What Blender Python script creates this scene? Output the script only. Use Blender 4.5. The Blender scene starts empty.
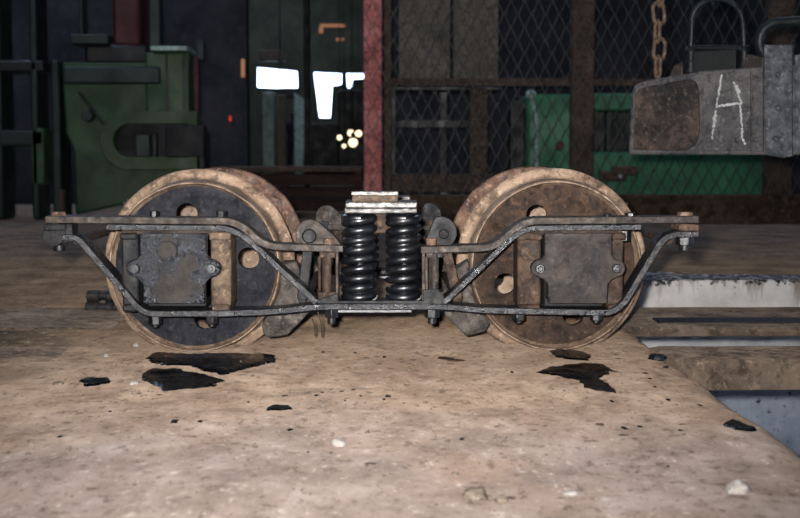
import bpy, bmesh, math, random
from math import pi, sin, cos, radians as R
from mathutils import Vector, Matrix, noise, geometry
random.seed(7)
S = bpy.context.scene
C = S.collection

# ---------------------------------------------------------------- camera
CAM_Y, CAM_H, FPX = -3.92, 0.554, 1380.0
cam = bpy.data.cameras.new('camera'); co = bpy.data.objects.new('camera', cam); C.objects.link(co)
cam.sensor_width = 36; cam.lens = FPX / 800 * 36; cam.clip_end = 200
PITCH, YAW = math.atan(104 / FPX), math.atan(14 / FPX)
co.location = (0, CAM_Y, CAM_H); co.rotation_euler = (pi / 2 - PITCH, 0, -YAW)
cam.dof.use_dof = True; cam.dof.focus_distance = 3.8; cam.dof.aperture_fstop = 5.6
S.camera = co
# ---------------------------------------------------------------- light
w = bpy.data.worlds.new('world'); S.world = w; w.use_nodes = True
wb = w.node_tree.nodes['Background']; wb.inputs[0].default_value = (0.6, 0.74, 1.0, 1); wb.inputs[1].default_value = 8.0
fl = bpy.data.lights.new('flash', 'AREA'); fl.shape = 'DISK'; fl.size = 0.06; fl.energy = 52; fl.color = (1.0, 0.97, 0.95); fl.spread = R(66)
fo = bpy.data.objects.new('flash', fl); C.objects.link(fo)
fo.location = (-0.065, CAM_Y - 0.02, CAM_H + 0.065); fo.rotation_euler = (pi / 2 + R(7), 0, 0)
S.view_settings.view_transform = 'Standard'; S.view_settings.look = 'None'
S.view_settings.exposure = 0.0; S.view_settings.gamma = 1; S.view_settings.use_curve_mapping = False
S.cycles.max_bounces = 6; S.cycles.diffuse_bounces = 3; S.cycles.sample_clamp_indirect = 3

FILL_OPENINGS = [(-4.6, -.6, 1.0, 1.5), (2.2, 3.0, 1.0, 1.5), (-5.0, 4.6, 2.2, 2.0), (-7.0, 8.4, 4.0, 2.6), (2.6, 5.4, 2.4, 1.6), (-4.2, 26.5, 2.6, 3.2), (0.4, 20.5, 1.0, 3.0)]   # x, y, width, length; unseen roof openings added for ambient fill light
for (sx, sy, sw, sl) in FILL_OPENINGS:           # portals only guide the sampling of the sky through the added roof openings
    pl_ = bpy.data.lights.new('fill_opening_portal', 'AREA'); pl_.shape = 'RECTANGLE'; pl_.size = sw; pl_.size_y = sl; pl_.cycles.is_portal = True
    po = bpy.data.objects.new('fill_opening_portal', pl_); C.objects.link(po); po.location = (sx + sw / 2, sy + sl / 2, 6.19)
MW = Matrix.Translation(co.location) @ co.rotation_euler.to_matrix().to_4x4()
CP = Vector(co.location)
def ray(px, py):
    d = Vector(((px - 400) / FPX, (259 - py) / FPX, -1))
    return (MW.to_3x3() @ d).normalized()
def at(px, py, Y):                      # world point seen at (px,py), at real depth Y
    d = ray(px, py); t = (Y - CP.y) / d.y
    return CP + d * t
def XZ(px, py, Y):
    p = at(px, py, Y); return (p.x, p.z)
def gp(px, py, z=0.0):                  # point on the ground
    d = ray(px, py); t = (z - CP.z) / d.z
    return CP + d * t

# ---------------------------------------------------------------- materials
def lin(c):
    return tuple(((v / 255) / 12.92 if v / 255 <= .04045 else ((v / 255 + .055) / 1.055) ** 2.4) for v in c) + (1,)
MATS = {}
class NT:
    def __init__(s, name):
        s.m = bpy.data.materials.new(name); s.m.use_nodes = True; s.t = s.m.node_tree
        s.b = s.t.nodes['Principled BSDF']; s.co = s.n('ShaderNodeTexCoord').outputs['Object']
        s.nb = None
        MATS[name] = s.m
    def n(s, k): return s.t.nodes.new(k)
    def l(s, a, b): s.t.links.new(a, b)
    def mapping(s, sc=(1, 1, 1), loc=(0, 0, 0)):
        m = s.n('ShaderNodeMapping'); s.l(s.co, m.inputs[0]); m.inputs['Scale'].default_value = sc; m.inputs['Location'].default_value = loc
        return m.outputs[0]
    def noise(s, scale, detail=5, rough=.6, vec=None, dist=0):
        x = s.n('ShaderNodeTexNoise'); s.l(vec or s.co, x.inputs['Vector'])
        x.inputs['Scale'].default_value = scale; x.inputs['Detail'].default_value = detail; x.inputs['Roughness'].default_value = rough
        x.inputs['Distortion'].default_value = dist
        return x.outputs['Fac']
    def ramp(s, f, stops):
        r = s.n('ShaderNodeValToRGB'); s.l(f, r.inputs[0]); e = r.color_ramp.elements
        while len(e) < len(stops): e.new(.5)
        for k, (p, c) in enumerate(stops):
            e[k].position = p; e[k].color = c if len(c) == 4 else tuple(c) + (1,)
        return r.outputs[0]
    def mask(s, f, a, b):
        r = s.n('ShaderNodeMapRange'); s.l(f, r.inputs[0]); r.inputs[1].default_value = a; r.inputs[2].default_value = b
        return r.outputs[0]
    def math(s, op, a, b):
        r = s.n('ShaderNodeMath'); r.operation = op
        for k, v in enumerate((a, b)):
            if isinstance(v, (int, float)): r.inputs[k].default_value = v
            else: s.l(v, r.inputs[k])
        return r.outputs[0]
    def mix(s, f, a, b):
        r = s.n('ShaderNodeMix'); r.data_type = 'RGBA'
        if isinstance(f, (int, float)): r.inputs[0].default_value = f
        else: s.l(f, r.inputs[0])
        for k, v in ((6, a), (7, b)):
            if isinstance(v, tuple): r.inputs[k].default_value = v
            else: s.l(v, r.inputs[k])
        return r.outputs[2]
    def dist(s, c):
        v = s.n('ShaderNodeVectorMath'); v.operation = 'DISTANCE'; s.l(s.co, v.inputs[0]); v.inputs[1].default_value = c
        return v.outputs['Value']
    def sep(s):
        x = s.n('ShaderNodeSeparateXYZ'); s.l(s.co, x.inputs[0]); return x.outputs
    def color(s, c):
        if isinstance(c, tuple): s.b.inputs['Base Color'].default_value = c
        else: s.l(c, s.b.inputs['Base Color'])
    def rough(s, r):
        if isinstance(r, (int, float)): s.b.inputs['Roughness'].default_value = r
        else: s.l(r, s.b.inputs['Roughness'])
    def bump(s, h, strength=.4, dist=.004):
        b = s.n('ShaderNodeBump'); s.l(h, b.inputs['Height']); b.inputs['Strength'].default_value = strength; b.inputs['Distance'].default_value = dist
        if s.nb: s.l(s.nb, b.inputs['Normal'])
        s.nb = b.outputs[0]; s.l(s.nb, s.b.inputs['Normal'])

SHADE = dict(dusty_bar=.88, disc_dark=1.0, disc_rust=.95, iron_grey=.7, nut_dark=.62, iron_brown=.78, oiled_bar=.85, machine_green=.78, arm_green=.72, machine_teal=.7, machine_dark=.7, bright_green=.85, fence_brown=.8, kerb_brown=.8, wall_far=.75, board_tan=.85, tank_grey=1.55, tank_light=1.2, tank_panel=1.1, tyre_tan=1.3, tyre_rust=1.15, pedestal_tan=1.1, wall_dark=1.1, bail_steel=.85)
def grime(name, cols, scale=14, rough=(.5, .9), metal=0.0, bump=.5, bd=.003, fine=90, spec=.5, coat=0, sm=(1, 1, 1)):
    m = NT(name); v = m.mapping(sm); k_ = SHADE.get(name, 1); cols = [tuple(q_ * k_ for q_ in c_) for c_ in cols]
    f = m.noise(scale, 7, .65, v, .4)
    c = m.ramp(f, [(.3 + .4 * k / max(1, len(cols) - 1), lin(q)) for k, q in enumerate(cols)])
    f2 = m.noise(fine, 4, .6, v)
    c = m.mix(m.mask(f2, .45, .8), c, lin(tuple(min(255, int(x * 1.35 + 8)) for x in cols[-1])))
    c2 = m.mix(m.math('MULTIPLY', m.mask(f2, .45, .8), .35), m.ramp(f, [(.3 + .4 * k / max(1, len(cols) - 1), lin(q)) for k, q in enumerate(cols)]), c)
    p1 = m.noise(fine * .33, 6, .7, v, .6); p2 = m.noise(fine * .6, 5, .7, m.mapping(sm, (4, 9, 2)))
    mo = .2 if name.startswith(('wall', 'machine', 'bright', 'arm')) else 1
    c2 = m.mix(m.math('MULTIPLY', m.mask(p1, .5, .6), .6 * mo), c2, lin(tuple(x * .45 for x in cols[0])))
    c2 = m.mix(m.math('MULTIPLY', m.mask(p2, .56, .68), .42 * mo), c2, lin(tuple(min(255, x * 1.3 + 14 * k_) for x in cols[-1])))
    m.color(c2)
    if coat: m.b.inputs['Coat Weight'].default_value = coat; m.b.inputs['Coat Roughness'].default_value = .22
    rr = m.n('ShaderNodeMapRange'); m.l(m.noise(scale * 1.7, 4), rr.inputs[0]); rr.inputs[1].default_value = .35; rr.inputs[2].default_value = .65
    rr.inputs[3].default_value = rough[0]; rr.inputs[4].default_value = rough[1]; m.rough(rr.outputs[0])
    m.b.inputs['Metallic'].default_value = metal; m.b.inputs['Specular IOR Level'].default_value = spec
    m.bump(f, bump, bd * 2); m.bump(f2, bump, bd * .5); m.bump(p1, bump, bd * .8)
    return m.m

grime('tyre_tan', [(68, 55, 47), (116, 97, 81), (142, 123, 106)], 9, (.55, .85), .0, .35, .002, spec=.35)
grime('tyre_rust', [(38, 28, 25), (88, 64, 52), (128, 102, 84)], 13, (.5, .9), 0, .5, .003, spec=.35)
grime('disc_dark', [(18, 20, 25), (33, 35, 42), (52, 51, 54)], 10, (.6, .85), 0, .45, .003, spec=.2)
grime('disc_rust', [(32, 27, 26), (62, 48, 40), (96, 70, 52)], 8, (.65, .9), 0, .45, .003, spec=.2)
grime('oiled_bar', [(20, 23, 32), (42, 44, 52), (84, 80, 78)], 26, (.22, .55), .25, .9, .004, fine=130, spec=.9)
grime('dusty_bar', [(34, 32, 34), (70, 62, 57), (112, 98, 84)], 20, (.5, .85), .05, .4, .002, spec=.4)
grime('black_grease', [(5, 7, 12), (11, 14, 20), (22, 26, 34)], 18, (.3, .5), .1, .35, .0025, spec=1.0, coat=.8)
grime('iron_grey', [(26, 28, 34), (48, 48, 52), (76, 71, 67)], 16, (.5, .8), .1, .5, .003, spec=.4)
grime('rust_brown', [(34, 27, 24), (64, 50, 42), (98, 78, 62)], 18, (.6, .9), 0, .5, .003, spec=.3)
grime('pedestal_tan', [(50, 42, 37), (98, 82, 68), (132, 112, 92)], 12, (.6, .9), 0, .5, .003, spec=.3)
grime('shoe_grey', [(40, 38, 38), (74, 68, 64), (112, 104, 96)], 20, (.6, .9), 0, .8, .006, spec=.3)
grime('scuffed_plate', [(50, 50, 54), (110, 106, 102), (190, 186, 180)], 40, (.35, .6), .3, .5, .002, spec=.8, sm=(1, 1, 2))
grime('nut_dark', [(20, 22, 28), (40, 41, 46), (70, 66, 64)], 25, (.3, .6), .2, .5, .002, spec=.7)
grime('bolt_rust', [(60, 44, 38), (110, 84, 70), (150, 124, 104)], 25, (.6, .9), 0, .5, .002)
grime('beam_top', [(54, 46, 40), (104, 90, 78), (136, 120, 104)], 5, (.7, .95), 0, .6, .006, fine=60, spec=.2)
grime('chain_rust', [(46, 36, 32), (100, 80, 64), (146, 120, 96)], 20, (.6, .9), 0, .5, .002)
grime('tank_grey', [(38, 39, 43), (60, 59, 60), (78, 75, 74)], 7, (.5, .8), .1, .4, .004, spec=.5)
grime('tank_panel', [(20, 22, 26), (48, 44, 43), (104, 84, 74)], 4, (.5, .8), .1, .4, .004, spec=.4)
grime('tank_light', [(34, 38, 44), (66, 70, 76), (108, 110, 114)], 16, (.4, .7), .1, .5, .004, spec=.6)
grime('bail_steel', [(16, 22, 26), (34, 42, 46), (52, 58, 60)], 20, (.35, .6), .2, .4, .003, spec=.6)
grime('post_red', [(110, 50, 48), (168, 92, 90), (196, 130, 126)], 5, (.6, .9), 0, .4, .004, spec=.3)
grime('machine_green', [(26, 52, 36), (50, 88, 54), (76, 112, 66)], 2.5, (.4, .7), 0, .2, .004, spec=.5)
grime('arm_green', [(34, 56, 36), (62, 92, 52), (88, 112, 66)], 2.5, (.4, .7), 0, .2, .004)
grime('machine_black', [(4, 5, 7), (8, 9, 12), (12, 14, 18)], 3, (.6, .8), 0, .2, .004)
grime('machine_teal', [(16, 34, 34), (30, 54, 50), (44, 74, 66)], 2.5, (.4, .7), 0, .2, .004)
grime('machine_dark', [(10, 14, 18), (20, 26, 30), (30, 38, 40)], 3, (.4, .7), 0, .3, .004)
grime('bright_green', [(24, 84, 56), (40, 122, 84), (60, 146, 102)], 2.5, (.4, .7), 0, .2, .004)
grime('machine_red', [(36, 10, 16), (62, 16, 22), (80, 30, 32)], 3, (.5, .8), 0, .2, .004)
grime('pale_steel', [(90, 112, 104), (150, 176, 166), (190, 210, 200)], 8, (.3, .6), .1, .2, .002)
grime('fence_brown', [(56, 46, 42), (88, 72, 62), (120, 98, 80)], 4, (.7, .9), 0, .4, .004, spec=.2)
grime('wire_steel', [(34, 36, 36), (54, 56, 54), (76, 76, 72)], 20, (.5, .8), .1, .2, .002)
grime('kerb_brown', [(66, 52, 44), (92, 74, 62), (118, 98, 82)], 3, (.8, .95), 0, .6, .01, fine=30, spec=.1)
grime('board_tan', [(74, 68, 62), (106, 98, 88), (132, 122, 108)], 2.5, (.6, .85), 0, .3, .004, spec=.3)
grime('dark_timber', [(26, 18, 18), (48, 32, 30), (70, 50, 44)], 4, (.7, .9), 0, .4, .004, spec=.2, sm=(.3, 1, 3))
grime('wall_dark', [(24, 25, 30), (40, 40, 44), (54, 52, 54)], 1.2, (.85, .95), 0, .4, .01, fine=12, spec=.1)
grime('wall_far', [(72, 78, 66), (96, 100, 84), (120, 122, 104)], 1.2, (.85, .95), 0, .3, .01, fine=12, spec=.1)
grime('cloth_silhouette', [(18, 20, 26), (26, 28, 34), (36, 38, 44)], 6, (.9, .95), 0, .3, .004, spec=.1)
grime('skin', [(120, 84, 64), (140, 98, 76), (150, 108, 84)], 6, (.6, .7), 0, .1, .002)
grime('stone_pale', [(150, 142, 135), (182, 174, 166), (200, 194, 188)], 30, (.8, .95), 0, .5, .003, spec=.2)
grime('stone_buff', [(104, 92, 80), (134, 120, 106), (158, 144, 130)], 30, (.8, .95), 0, .5, .003, spec=.2)
grime('coal', [(8, 9, 12), (18, 20, 26), (34, 36, 44)], 40, (.3, .6), 0, .8, .004)
grime('flake_rust', [(50, 32, 24), (80, 54, 42), (104, 76, 60)], 40, (.7, .9), 0, .6, .003)
for _n in ('beam_top', 'kerb_brown'): MATS[_n].node_tree.nodes['Principled BSDF'].inputs['Diffuse Roughness'].default_value = 1.0
m = NT('chalk'); m.color(lin((226, 228, 230))); m.rough(.95); m.bump(m.noise(300), .5, .001)
m = NT('oil'); m.color(m.ramp(m.noise(60, 4), [(.35, lin((5, 6, 9))), (.7, lin((18, 18, 20)))])); m.rough(m.mask(m.noise(25), .2, 1.6)); m.b.inputs['Specular IOR Level'].default_value = .5
m.bump(m.noise(120), .4, .002)
m = NT('glow_warm'); m.b.inputs['Emission Color'].default_value = (1, .82, .5, 1); m.b.inputs['Emission Strength'].default_value = 2.2
m = NT('glow_orange'); m.b.inputs['Emission Color'].default_value = (1, .45, .22, 1); m.b.inputs['Emission Strength'].default_value = .3; m.color(lin((60, 30, 20)))
m = NT('glow_red'); m.color(lin((40, 8, 8))); m.b.inputs['Emission Color'].default_value = (1, .05, .05, 1); m.b.inputs['Emission Strength'].default_value = .5

# left axle box: lumps of blue-black grease with a scraped, dusty patch
def axle_cover_mat():
    m = NT('greased_cover')
    bx, bz = XZ(168, 250, -.26); lx, lz = XZ(176, 290, -.26); mx_, mz_ = XZ(186, 266, -.26)
    f = m.noise(70, 6, .7); g = m.noise(18, 5, .6)
    base = m.ramp(f, [(.35, lin((8, 10, 15))), (.55, lin((24, 27, 35))), (.75, lin((72, 78, 90)))])
    tan = m.ramp(g, [(.3, lin((44, 41, 40))), (.7, lin((80, 72, 66)))])
    def blob(c, r0, r1):
        d = m.math('ADD', m.dist(c), m.math('MULTIPLY', m.math('SUBTRACT', g, .5), .13))
        return m.mask(d, r1, r0)
    k = m.math('MAXIMUM', m.math('MAXIMUM', blob((bx, -.26, bz), .02, .034), blob((lx, -.26, lz), .034, .055)), blob((mx_, -.26, mz_), .018, .03))
    m.color(m.mix(k, base, tan))
    r = m.n('ShaderNodeMapRange'); m.l(k, r.inputs[0]); r.inputs[3].default_value = .25; r.inputs[4].default_value = .8; m.rough(r.outputs[0])
    m.bump(f, .9, .006); m.bump(g, .6, .006)
axle_cover_mat()

def ground_mat():
    m = NT('dirt')
    x, y, z = m.sep()
    n1 = m.noise(1.6, 8, .6, m.mapping((1, .8, 1))); n2 = m.noise(9, 8, .65, m.mapping((1, .55, 1))); n3 = m.noise(60, 6, .7, m.mapping((1, .5, 1))); n4 = m.noise(4, 5, .6, m.mapping((1, .8, 1), (3, 7, 0)))
    pale = m.ramp(n2, [(.3, lin((106, 94, 88))), (.5, lin((131, 117, 109))), (.72, lin((152, 140, 134)))])  # near dirt; colour darkened to imitate the flash falling off towards the camera
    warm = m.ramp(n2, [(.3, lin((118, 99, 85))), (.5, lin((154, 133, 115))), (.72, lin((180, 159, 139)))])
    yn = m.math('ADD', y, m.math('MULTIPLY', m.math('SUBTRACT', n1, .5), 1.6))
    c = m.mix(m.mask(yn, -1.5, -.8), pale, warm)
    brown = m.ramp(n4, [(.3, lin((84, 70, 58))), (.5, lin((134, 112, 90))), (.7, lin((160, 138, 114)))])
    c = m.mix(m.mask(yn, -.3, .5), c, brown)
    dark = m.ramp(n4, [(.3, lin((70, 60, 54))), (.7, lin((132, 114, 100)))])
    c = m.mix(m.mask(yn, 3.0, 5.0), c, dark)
    # brown stained areas in the pale dirt
    c = m.mix(m.math('MULTIPLY', m.mask(n1, .5, .64), .6), c, lin((122, 100, 84)))
    # greenish oily soil by the buried beams on the left
    xm = m.mask(m.math('ADD', x, m.math('MULTIPLY', n4, .5)), -.62, -.95)
    for y0, y1, k in ((.1, .9, 1.0), (-.52, -.16, 1.0)):
        a = m.math('MULTIPLY', m.mask(y, y0 - .03, y0 + .03), m.mask(y, y1 + .03, y1 - .1))
        a = m.math('MULTIPLY', m.math('MULTIPLY', a, xm), m.mask(n2, .25, .5))
        c = m.mix(m.math('MULTIPLY', a, k), c, lin((56, 53, 44)))
    # small spatters of oil
    v = m.n('ShaderNodeTexVoronoi'); m.l(m.mapping((1, 1, 1)), v.inputs['Vector']); v.inputs['Scale'].default_value = 17
    sp = m.math('MULTIPLY', m.mask(m.math('ADD', v.outputs['Distance'], m.math('MULTIPLY', m.math('SUBTRACT', n3, .5), .5)), .2, .14), m.mask(m.noise(2.3, 3, .6), .56, .6))
    c = m.mix(m.math('MULTIPLY', sp, .85), c, lin((42, 34, 32)))
    n5 = m.noise(34, 6, .75, m.mapping((1, .6, 1), (5, 1, 0)))
    c = m.mix(m.math('MULTIPLY', m.mask(n5, .55, .62), .6), c, lin((66, 54, 46)))
    c = m.mix(m.math('MULTIPLY', m.mask(n5, .42, .34), .6), c, lin((184, 172, 162)))
    c = m.mix(m.math('MULTIPLY', m.mask(n3, .56, .72), .5), c, lin((150, 142, 136)))
    c = m.mix(m.math('MULTIPLY', m.mask(n3, .44, .3), .45), c, lin((84, 70, 62)))
    m.color(c); m.rough(1.0); m.b.inputs['Diffuse Roughness'].default_value = 1.0; m.b.inputs['Specular IOR Level'].default_value = .1
    m.bump(n2, .5, .012); m.bump(n3, .8, .005)
ground_mat()

def whitewash():
    m = NT('whitewash'); x, y, z = m.sep()
    f = m.noise(7, 7, .65); st = m.noise(10, 6, .6, m.mapping((1, 1, .12))); f3 = m.noise(26, 6, .7)
    c = m.ramp(f, [(.3, lin((196, 190, 186))), (.5, lin((226, 220, 214))), (.7, lin((240, 236, 230)))])
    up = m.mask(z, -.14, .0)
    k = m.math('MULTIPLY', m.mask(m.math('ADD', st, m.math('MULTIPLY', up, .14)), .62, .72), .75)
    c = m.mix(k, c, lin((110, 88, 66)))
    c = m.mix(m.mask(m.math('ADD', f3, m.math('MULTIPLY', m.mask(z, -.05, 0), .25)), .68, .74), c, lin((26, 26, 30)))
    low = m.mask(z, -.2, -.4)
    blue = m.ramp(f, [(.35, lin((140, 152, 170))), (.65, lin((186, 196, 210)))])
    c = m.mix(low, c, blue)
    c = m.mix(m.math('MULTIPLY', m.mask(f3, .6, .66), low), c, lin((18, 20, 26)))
    m.color(c); m.rough(.85); m.bump(f, .5, .01); m.bump(f3, .5, .004)
whitewash()

# ---------------------------------------------------------------- mesh builder
class MB:
    def __init__(s): s.v = []; s.f = []
    def add(s, v, f):
        o = len(s.v); s.v += [tuple(p) for p in v]; s.f += [tuple(i + o for i in q) for q in f]; return s
    def box(s, lo, hi, rot=None, piv=None):
        v = [Vector((x, y, z)) for x in (lo[0], hi[0]) for y in (lo[1], hi[1]) for z in (lo[2], hi[2])]
        if rot is not None:
            p = Vector(piv) if piv is not None else (Vector(lo) + Vector(hi)) / 2
            v = [p + rot @ (q - p) for q in v]
        return s.add(v, [(0, 1, 3, 2), (4, 6, 7, 5), (0, 4, 5, 1), (2, 3, 7, 6), (0, 2, 6, 4), (1, 5, 7, 3)])
    def prism(s, poly, y0, y1, holes=(), fn=None):
        fn = fn or (lambda a, b, d: (a, d, b))
        loops = [list(poly)] + [list(h) for h in holes]
        flat = [p for l in loops for p in l]; n = len(flat)
        tri = geometry.tessellate_polygon([[Vector((p[0], p[1], 0)) for p in l] for l in loops])
        v = [fn(p[0], p[1], y0) for p in flat] + [fn(p[0], p[1], y1) for p in flat]
        if len(loops) == 1:
            f = [tuple(range(n)), tuple(n + i for i in range(n))[::-1]] if n <= 4 else [tuple(t) for t in tri] + [tuple(n + i for i in t)[::-1] for t in tri]
        else:
            f = [tuple(t) for t in tri] + [tuple(n + i for i in t)[::-1] for t in tri]
        o = 0
        for l in loops:
            k = len(l)
            f += [(o + i, o + (i + 1) % k, n + o + (i + 1) % k, n + o + i) for i in range(k)]; o += k
        return s.add(v, f)
    def cyl(s, p0, p1, r0, r1=None, n=16, rot=0):
        p0 = Vector(p0); p1 = Vector(p1); r1 = r0 if r1 is None else r1
        a = (p1 - p0).normalized(); u = a.orthogonal().normalized(); w_ = a.cross(u)
        v = []
        for p, r in ((p0, r0), (p1, r1)):
            for i in range(n):
                t = 2 * pi * i / n + rot; v.append(p + u * (r * cos(t)) + w_ * (r * sin(t)))
        f = [(i, (i + 1) % n, n + (i + 1) % n, n + i) for i in range(n)] + [tuple(range(n))[::-1], tuple(range(n, 2 * n))]
        return s.add(v, f)
    def lathe(s, prof, c, n=72):          # about an axis along Y through (c.x, c.z); prof = closed loop of (r, y)
        m_ = len(prof); v = []
        for i in range(n):
            t = 2 * pi * i / n
            for r, y in prof: v.append((c[0] + r * cos(t), y, c[1] + r * sin(t)))
        f = [(i * m_ + j, i * m_ + (j + 1) % m_, ((i + 1) % n) * m_ + (j + 1) % m_, ((i + 1) % n) * m_ + j) for i in range(n) for j in range(m_)]
        return s.add(v, f)
    def tube(s, pts, r, n=8, closed=False, rr=None):
        pts = [Vector(p) for p in pts]; N = len(pts); v = []
        up = None
        for i, p in enumerate(pts):
            a = pts[(i + 1) % N] if (closed or i < N - 1) else p
            b = pts[i - 1] if (closed or i > 0) else p
            t = (a - b).normalized()
            up = t.orthogonal().normalized() if up is None else (up - t * up.dot(t)).normalized()
            w_ = t.cross(up); q = rr[i] if rr else r
            for k in range(n):
                g = 2 * pi * k / n; v.append(p + up * (q * cos(g)) + w_ * (q * sin(g)))
        M = N if closed else N - 1
        f = [(i * n + k, i * n + (k + 1) % n, ((i + 1) % N) * n + (k + 1) % n, ((i + 1) % N) * n + k) for i in range(M) for k in range(n)]
        if not closed: f += [tuple(range(n))[::-1], tuple((N - 1) * n + k for k in range(n))]
        return s.add(v, f)
    def strip(s, path, t, y0, y1):        # flat bar of thickness t bent along path in XZ
        P = [Vector(p) for p in path]; L = []; Rr = []
        for i, p in enumerate(P):
            d1 = (P[i] - P[i - 1]).normalized() if i else (P[1] - P[0]).normalized()
            d2 = (P[i + 1] - P[i]).normalized() if i < len(P) - 1 else d1
            n1 = Vector((-d1.y, d1.x)); n2 = Vector((-d2.y, d2.x)); nn = (n1 + n2).normalized()
            k = t / 2 / max(.4, nn.dot(n1)); L.append(p + nn * k); Rr.append(p - nn * k)
        n = len(P); v = []
        for a in range(n):
            v += [(L[a].x, y0, L[a].y), (L[a].x, y1, L[a].y), (Rr[a].x, y1, Rr[a].y), (Rr[a].x, y0, Rr[a].y)]
        f = [(4 * i + k, 4 * i + (k + 1) % 4, 4 * i + 4 + (k + 1) % 4, 4 * i + 4 + k) for i in range(n - 1) for k in range(4)]
        f += [(0, 1, 2, 3), tuple(4 * (n - 1) + k for k in (3, 2, 1, 0))]
        return s.add(v, f)
    def ball(s, c, r, n=14, m_=8):
        v = []; f = []
        r = (r, r, r) if isinstance(r, (int, float)) else r
        for j in range(m_ + 1):
            b = -pi / 2 + pi * j / m_
            for i in range(n):
                a = 2 * pi * i / n; v.append((c[0] + r[0] * cos(b) * cos(a), c[1] + r[1] * cos(b) * sin(a), c[2] + r[2] * sin(b)))
        f = [(j * n + i, j * n + (i + 1) % n, (j + 1) * n + (i + 1) % n, (j + 1) * n + i) for j in range(m_) for i in range(n)]
        return s.add(v, f)
    def build(s, name, mat, parent=None, bevel=0, smooth=40, lump=0, lscale=20, merge=True):
        me = bpy.data.meshes.new(name); bm = bmesh.new()
        vs = [bm.verts.new(p) for p in s.v]
        for q in s.f:
            try: bm.faces.new([vs[i] for i in q])
            except ValueError: pass
        if merge: bmesh.ops.remove_doubles(bm, verts=bm.verts, dist=1e-5)
        bmesh.ops.recalc_face_normals(bm, faces=bm.faces)
        if lump:
            for v in bm.verts:
                v.co += Vector(noise.noise_vector(v.co * lscale)) * lump
        th = R(smooth)
        for e in bm.edges:
            e.smooth = len(e.link_faces) == 2 and e.calc_face_angle(0) < th
        for q in bm.faces: q.smooth = True
        bm.to_mesh(me); bm.free()
        o = bpy.data.objects.new(name, me); C.objects.link(o)
        me.materials.append(MATS[mat])
        if parent is not None: o.parent = parent
        if bevel:
            b = o.modifiers.new('bevel', 'BEVEL'); b.width = bevel; b.segments = 2; b.limit_method = 'ANGLE'; b.angle_limit = R(40)
        return o
def tag(o, label, cat, group=None):
    o['label'] = label; o['category'] = cat
    if group: o['group'] = group
    return o
def struct(o, label=None):
    o['kind'] = 'structure'
    if label: o['label'] = label
    return o
def empty(name, label, cat, loc=(0, 0, 0), group=None):
    o = bpy.data.objects.new(name, None); C.objects.link(o); o.empty_display_size = .1
    o.location = loc
    return tag(o, label, cat, group)
def reparent(o, root):                    # mesh in world coordinates under an empty that stands elsewhere
    o.parent = root; o.matrix_parent_inverse = Matrix.Translation(root.location).inverted()
def circ(cx, cz, r, n=24, a0=0, a1=2 * pi, full=True):
    k = n if full else n - 1
    return [(cx + r * cos(a0 + (a1 - a0) * i / k), cz + r * sin(a0 + (a1 - a0) * i / k)) for i in range(n)]
def rounded(path, r=.02, n=5):            # round the corners of an open polyline in XZ
    P = [Vector(p) for p in path]; out = [P[0]]
    for i in range(1, len(P) - 1):
        a = (P[i - 1] - P[i]); b = (P[i + 1] - P[i]); q = min(r, a.length * .45, b.length * .45)
        s0 = P[i] + a.normalized() * q; s1 = P[i] + b.normalized() * q
        for k in range(n + 1):
            t = k / n; out.append(s0 * (1 - t) ** 2 + P[i] * 2 * t * (1 - t) + s1 * t * t)
    out.append(P[-1]); return out

# ---------------------------------------------------------------- ground and pit
RIM, PIT_Y0, PIT_Y1, PIT_Z = .83, -2.7, 2.2, -1.15
def gz(x, y):
    z = .010 * noise.noise(Vector((x * 1.3, y * 1.3, 0))) + .004 * noise.noise(Vector((x * 6, y * 6, 3))) + .0022 * noise.noise(Vector((x * 22, y * 22, 9)))
    z -= .003
    near = max(0, 1 - max(0, abs(y + .05) - .12) / .25)      # packed level along the beam under the wheels
    z = (z + .003) * (1 - .85 * near) - .003
    e = max(0, min(1, (-.80 - x + .15 * noise.noise(Vector((x * 3, y * 3, 5)))) / .25))
    inb = 1 if (-.2 < y < .08 or .5 < y < 1.1) else 0
    if e > 0: z -= (.007 if inb else .006) * e
    if y < -.6: z += .010 * noise.noise(Vector((x * 2.3, y * 2.3, 31)))
    return z
def frange(a, b, d):
    n = max(1, round((b - a) / d)); return [a + (b - a) * i / n for i in range(n)]
def grid(name, xs, ys, zf, mat):
    b = MB(); nx = len(xs); v = [(x, y, zf(x, y)) for y in ys for x in xs]
    f = [(j * nx + i, j * nx + i + 1, (j + 1) * nx + i + 1, (j + 1) * nx + i) for j in range(len(ys) - 1) for i in range(nx - 1)]
    b.add(v, f); return b.build(name, mat, merge=False, smooth=80)
xs = frange(-9, -2, .25) + frange(-2, RIM - .12, .022) + [RIM - .12]
ys = frange(-4.6, -2.6, .1) + frange(-2.6, .2, .02) + frange(.2, 2.2, .04) + frange(2.2, 7, .15) + frange(7, 12, .5) + frange(12, 35, 1) + [35]
b = MB(); nx = len(xs); rows = []
for y in ys:
    row = [(x, y, gz(x, y)) for x in xs]
    if y <= PIT_Y1 + .001 and y >= PIT_Y0:
        wob = .03 * noise.noise(Vector((0, y * 2.2, 1))) + .012 * noise.noise(Vector((0, y * 9, 4)))
        zb = gz(RIM - .12, y)
        for k in range(1, 10):
            a = pi / 2 * k / 9
            row.append((RIM - .12 + (.13 + wob) * sin(a), y, zb - .10 * (1 - cos(a)) + .006 * noise.noise(Vector((a * 3, y * 12, 2)))))
        for k in range(1, 7):
            row.append((RIM + .01 + wob + .02 * noise.noise(Vector((k, y * 5, 7))), y, zb - .10 - k * .2))
    else:
        for k in range(1, 16): row.append((RIM - .12 + (9 + .12 - RIM) * k / 15, y, gz(RIM - .12 + 8 * k / 15, y)))
    rows.append(row)
n = len(rows[0])
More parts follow.
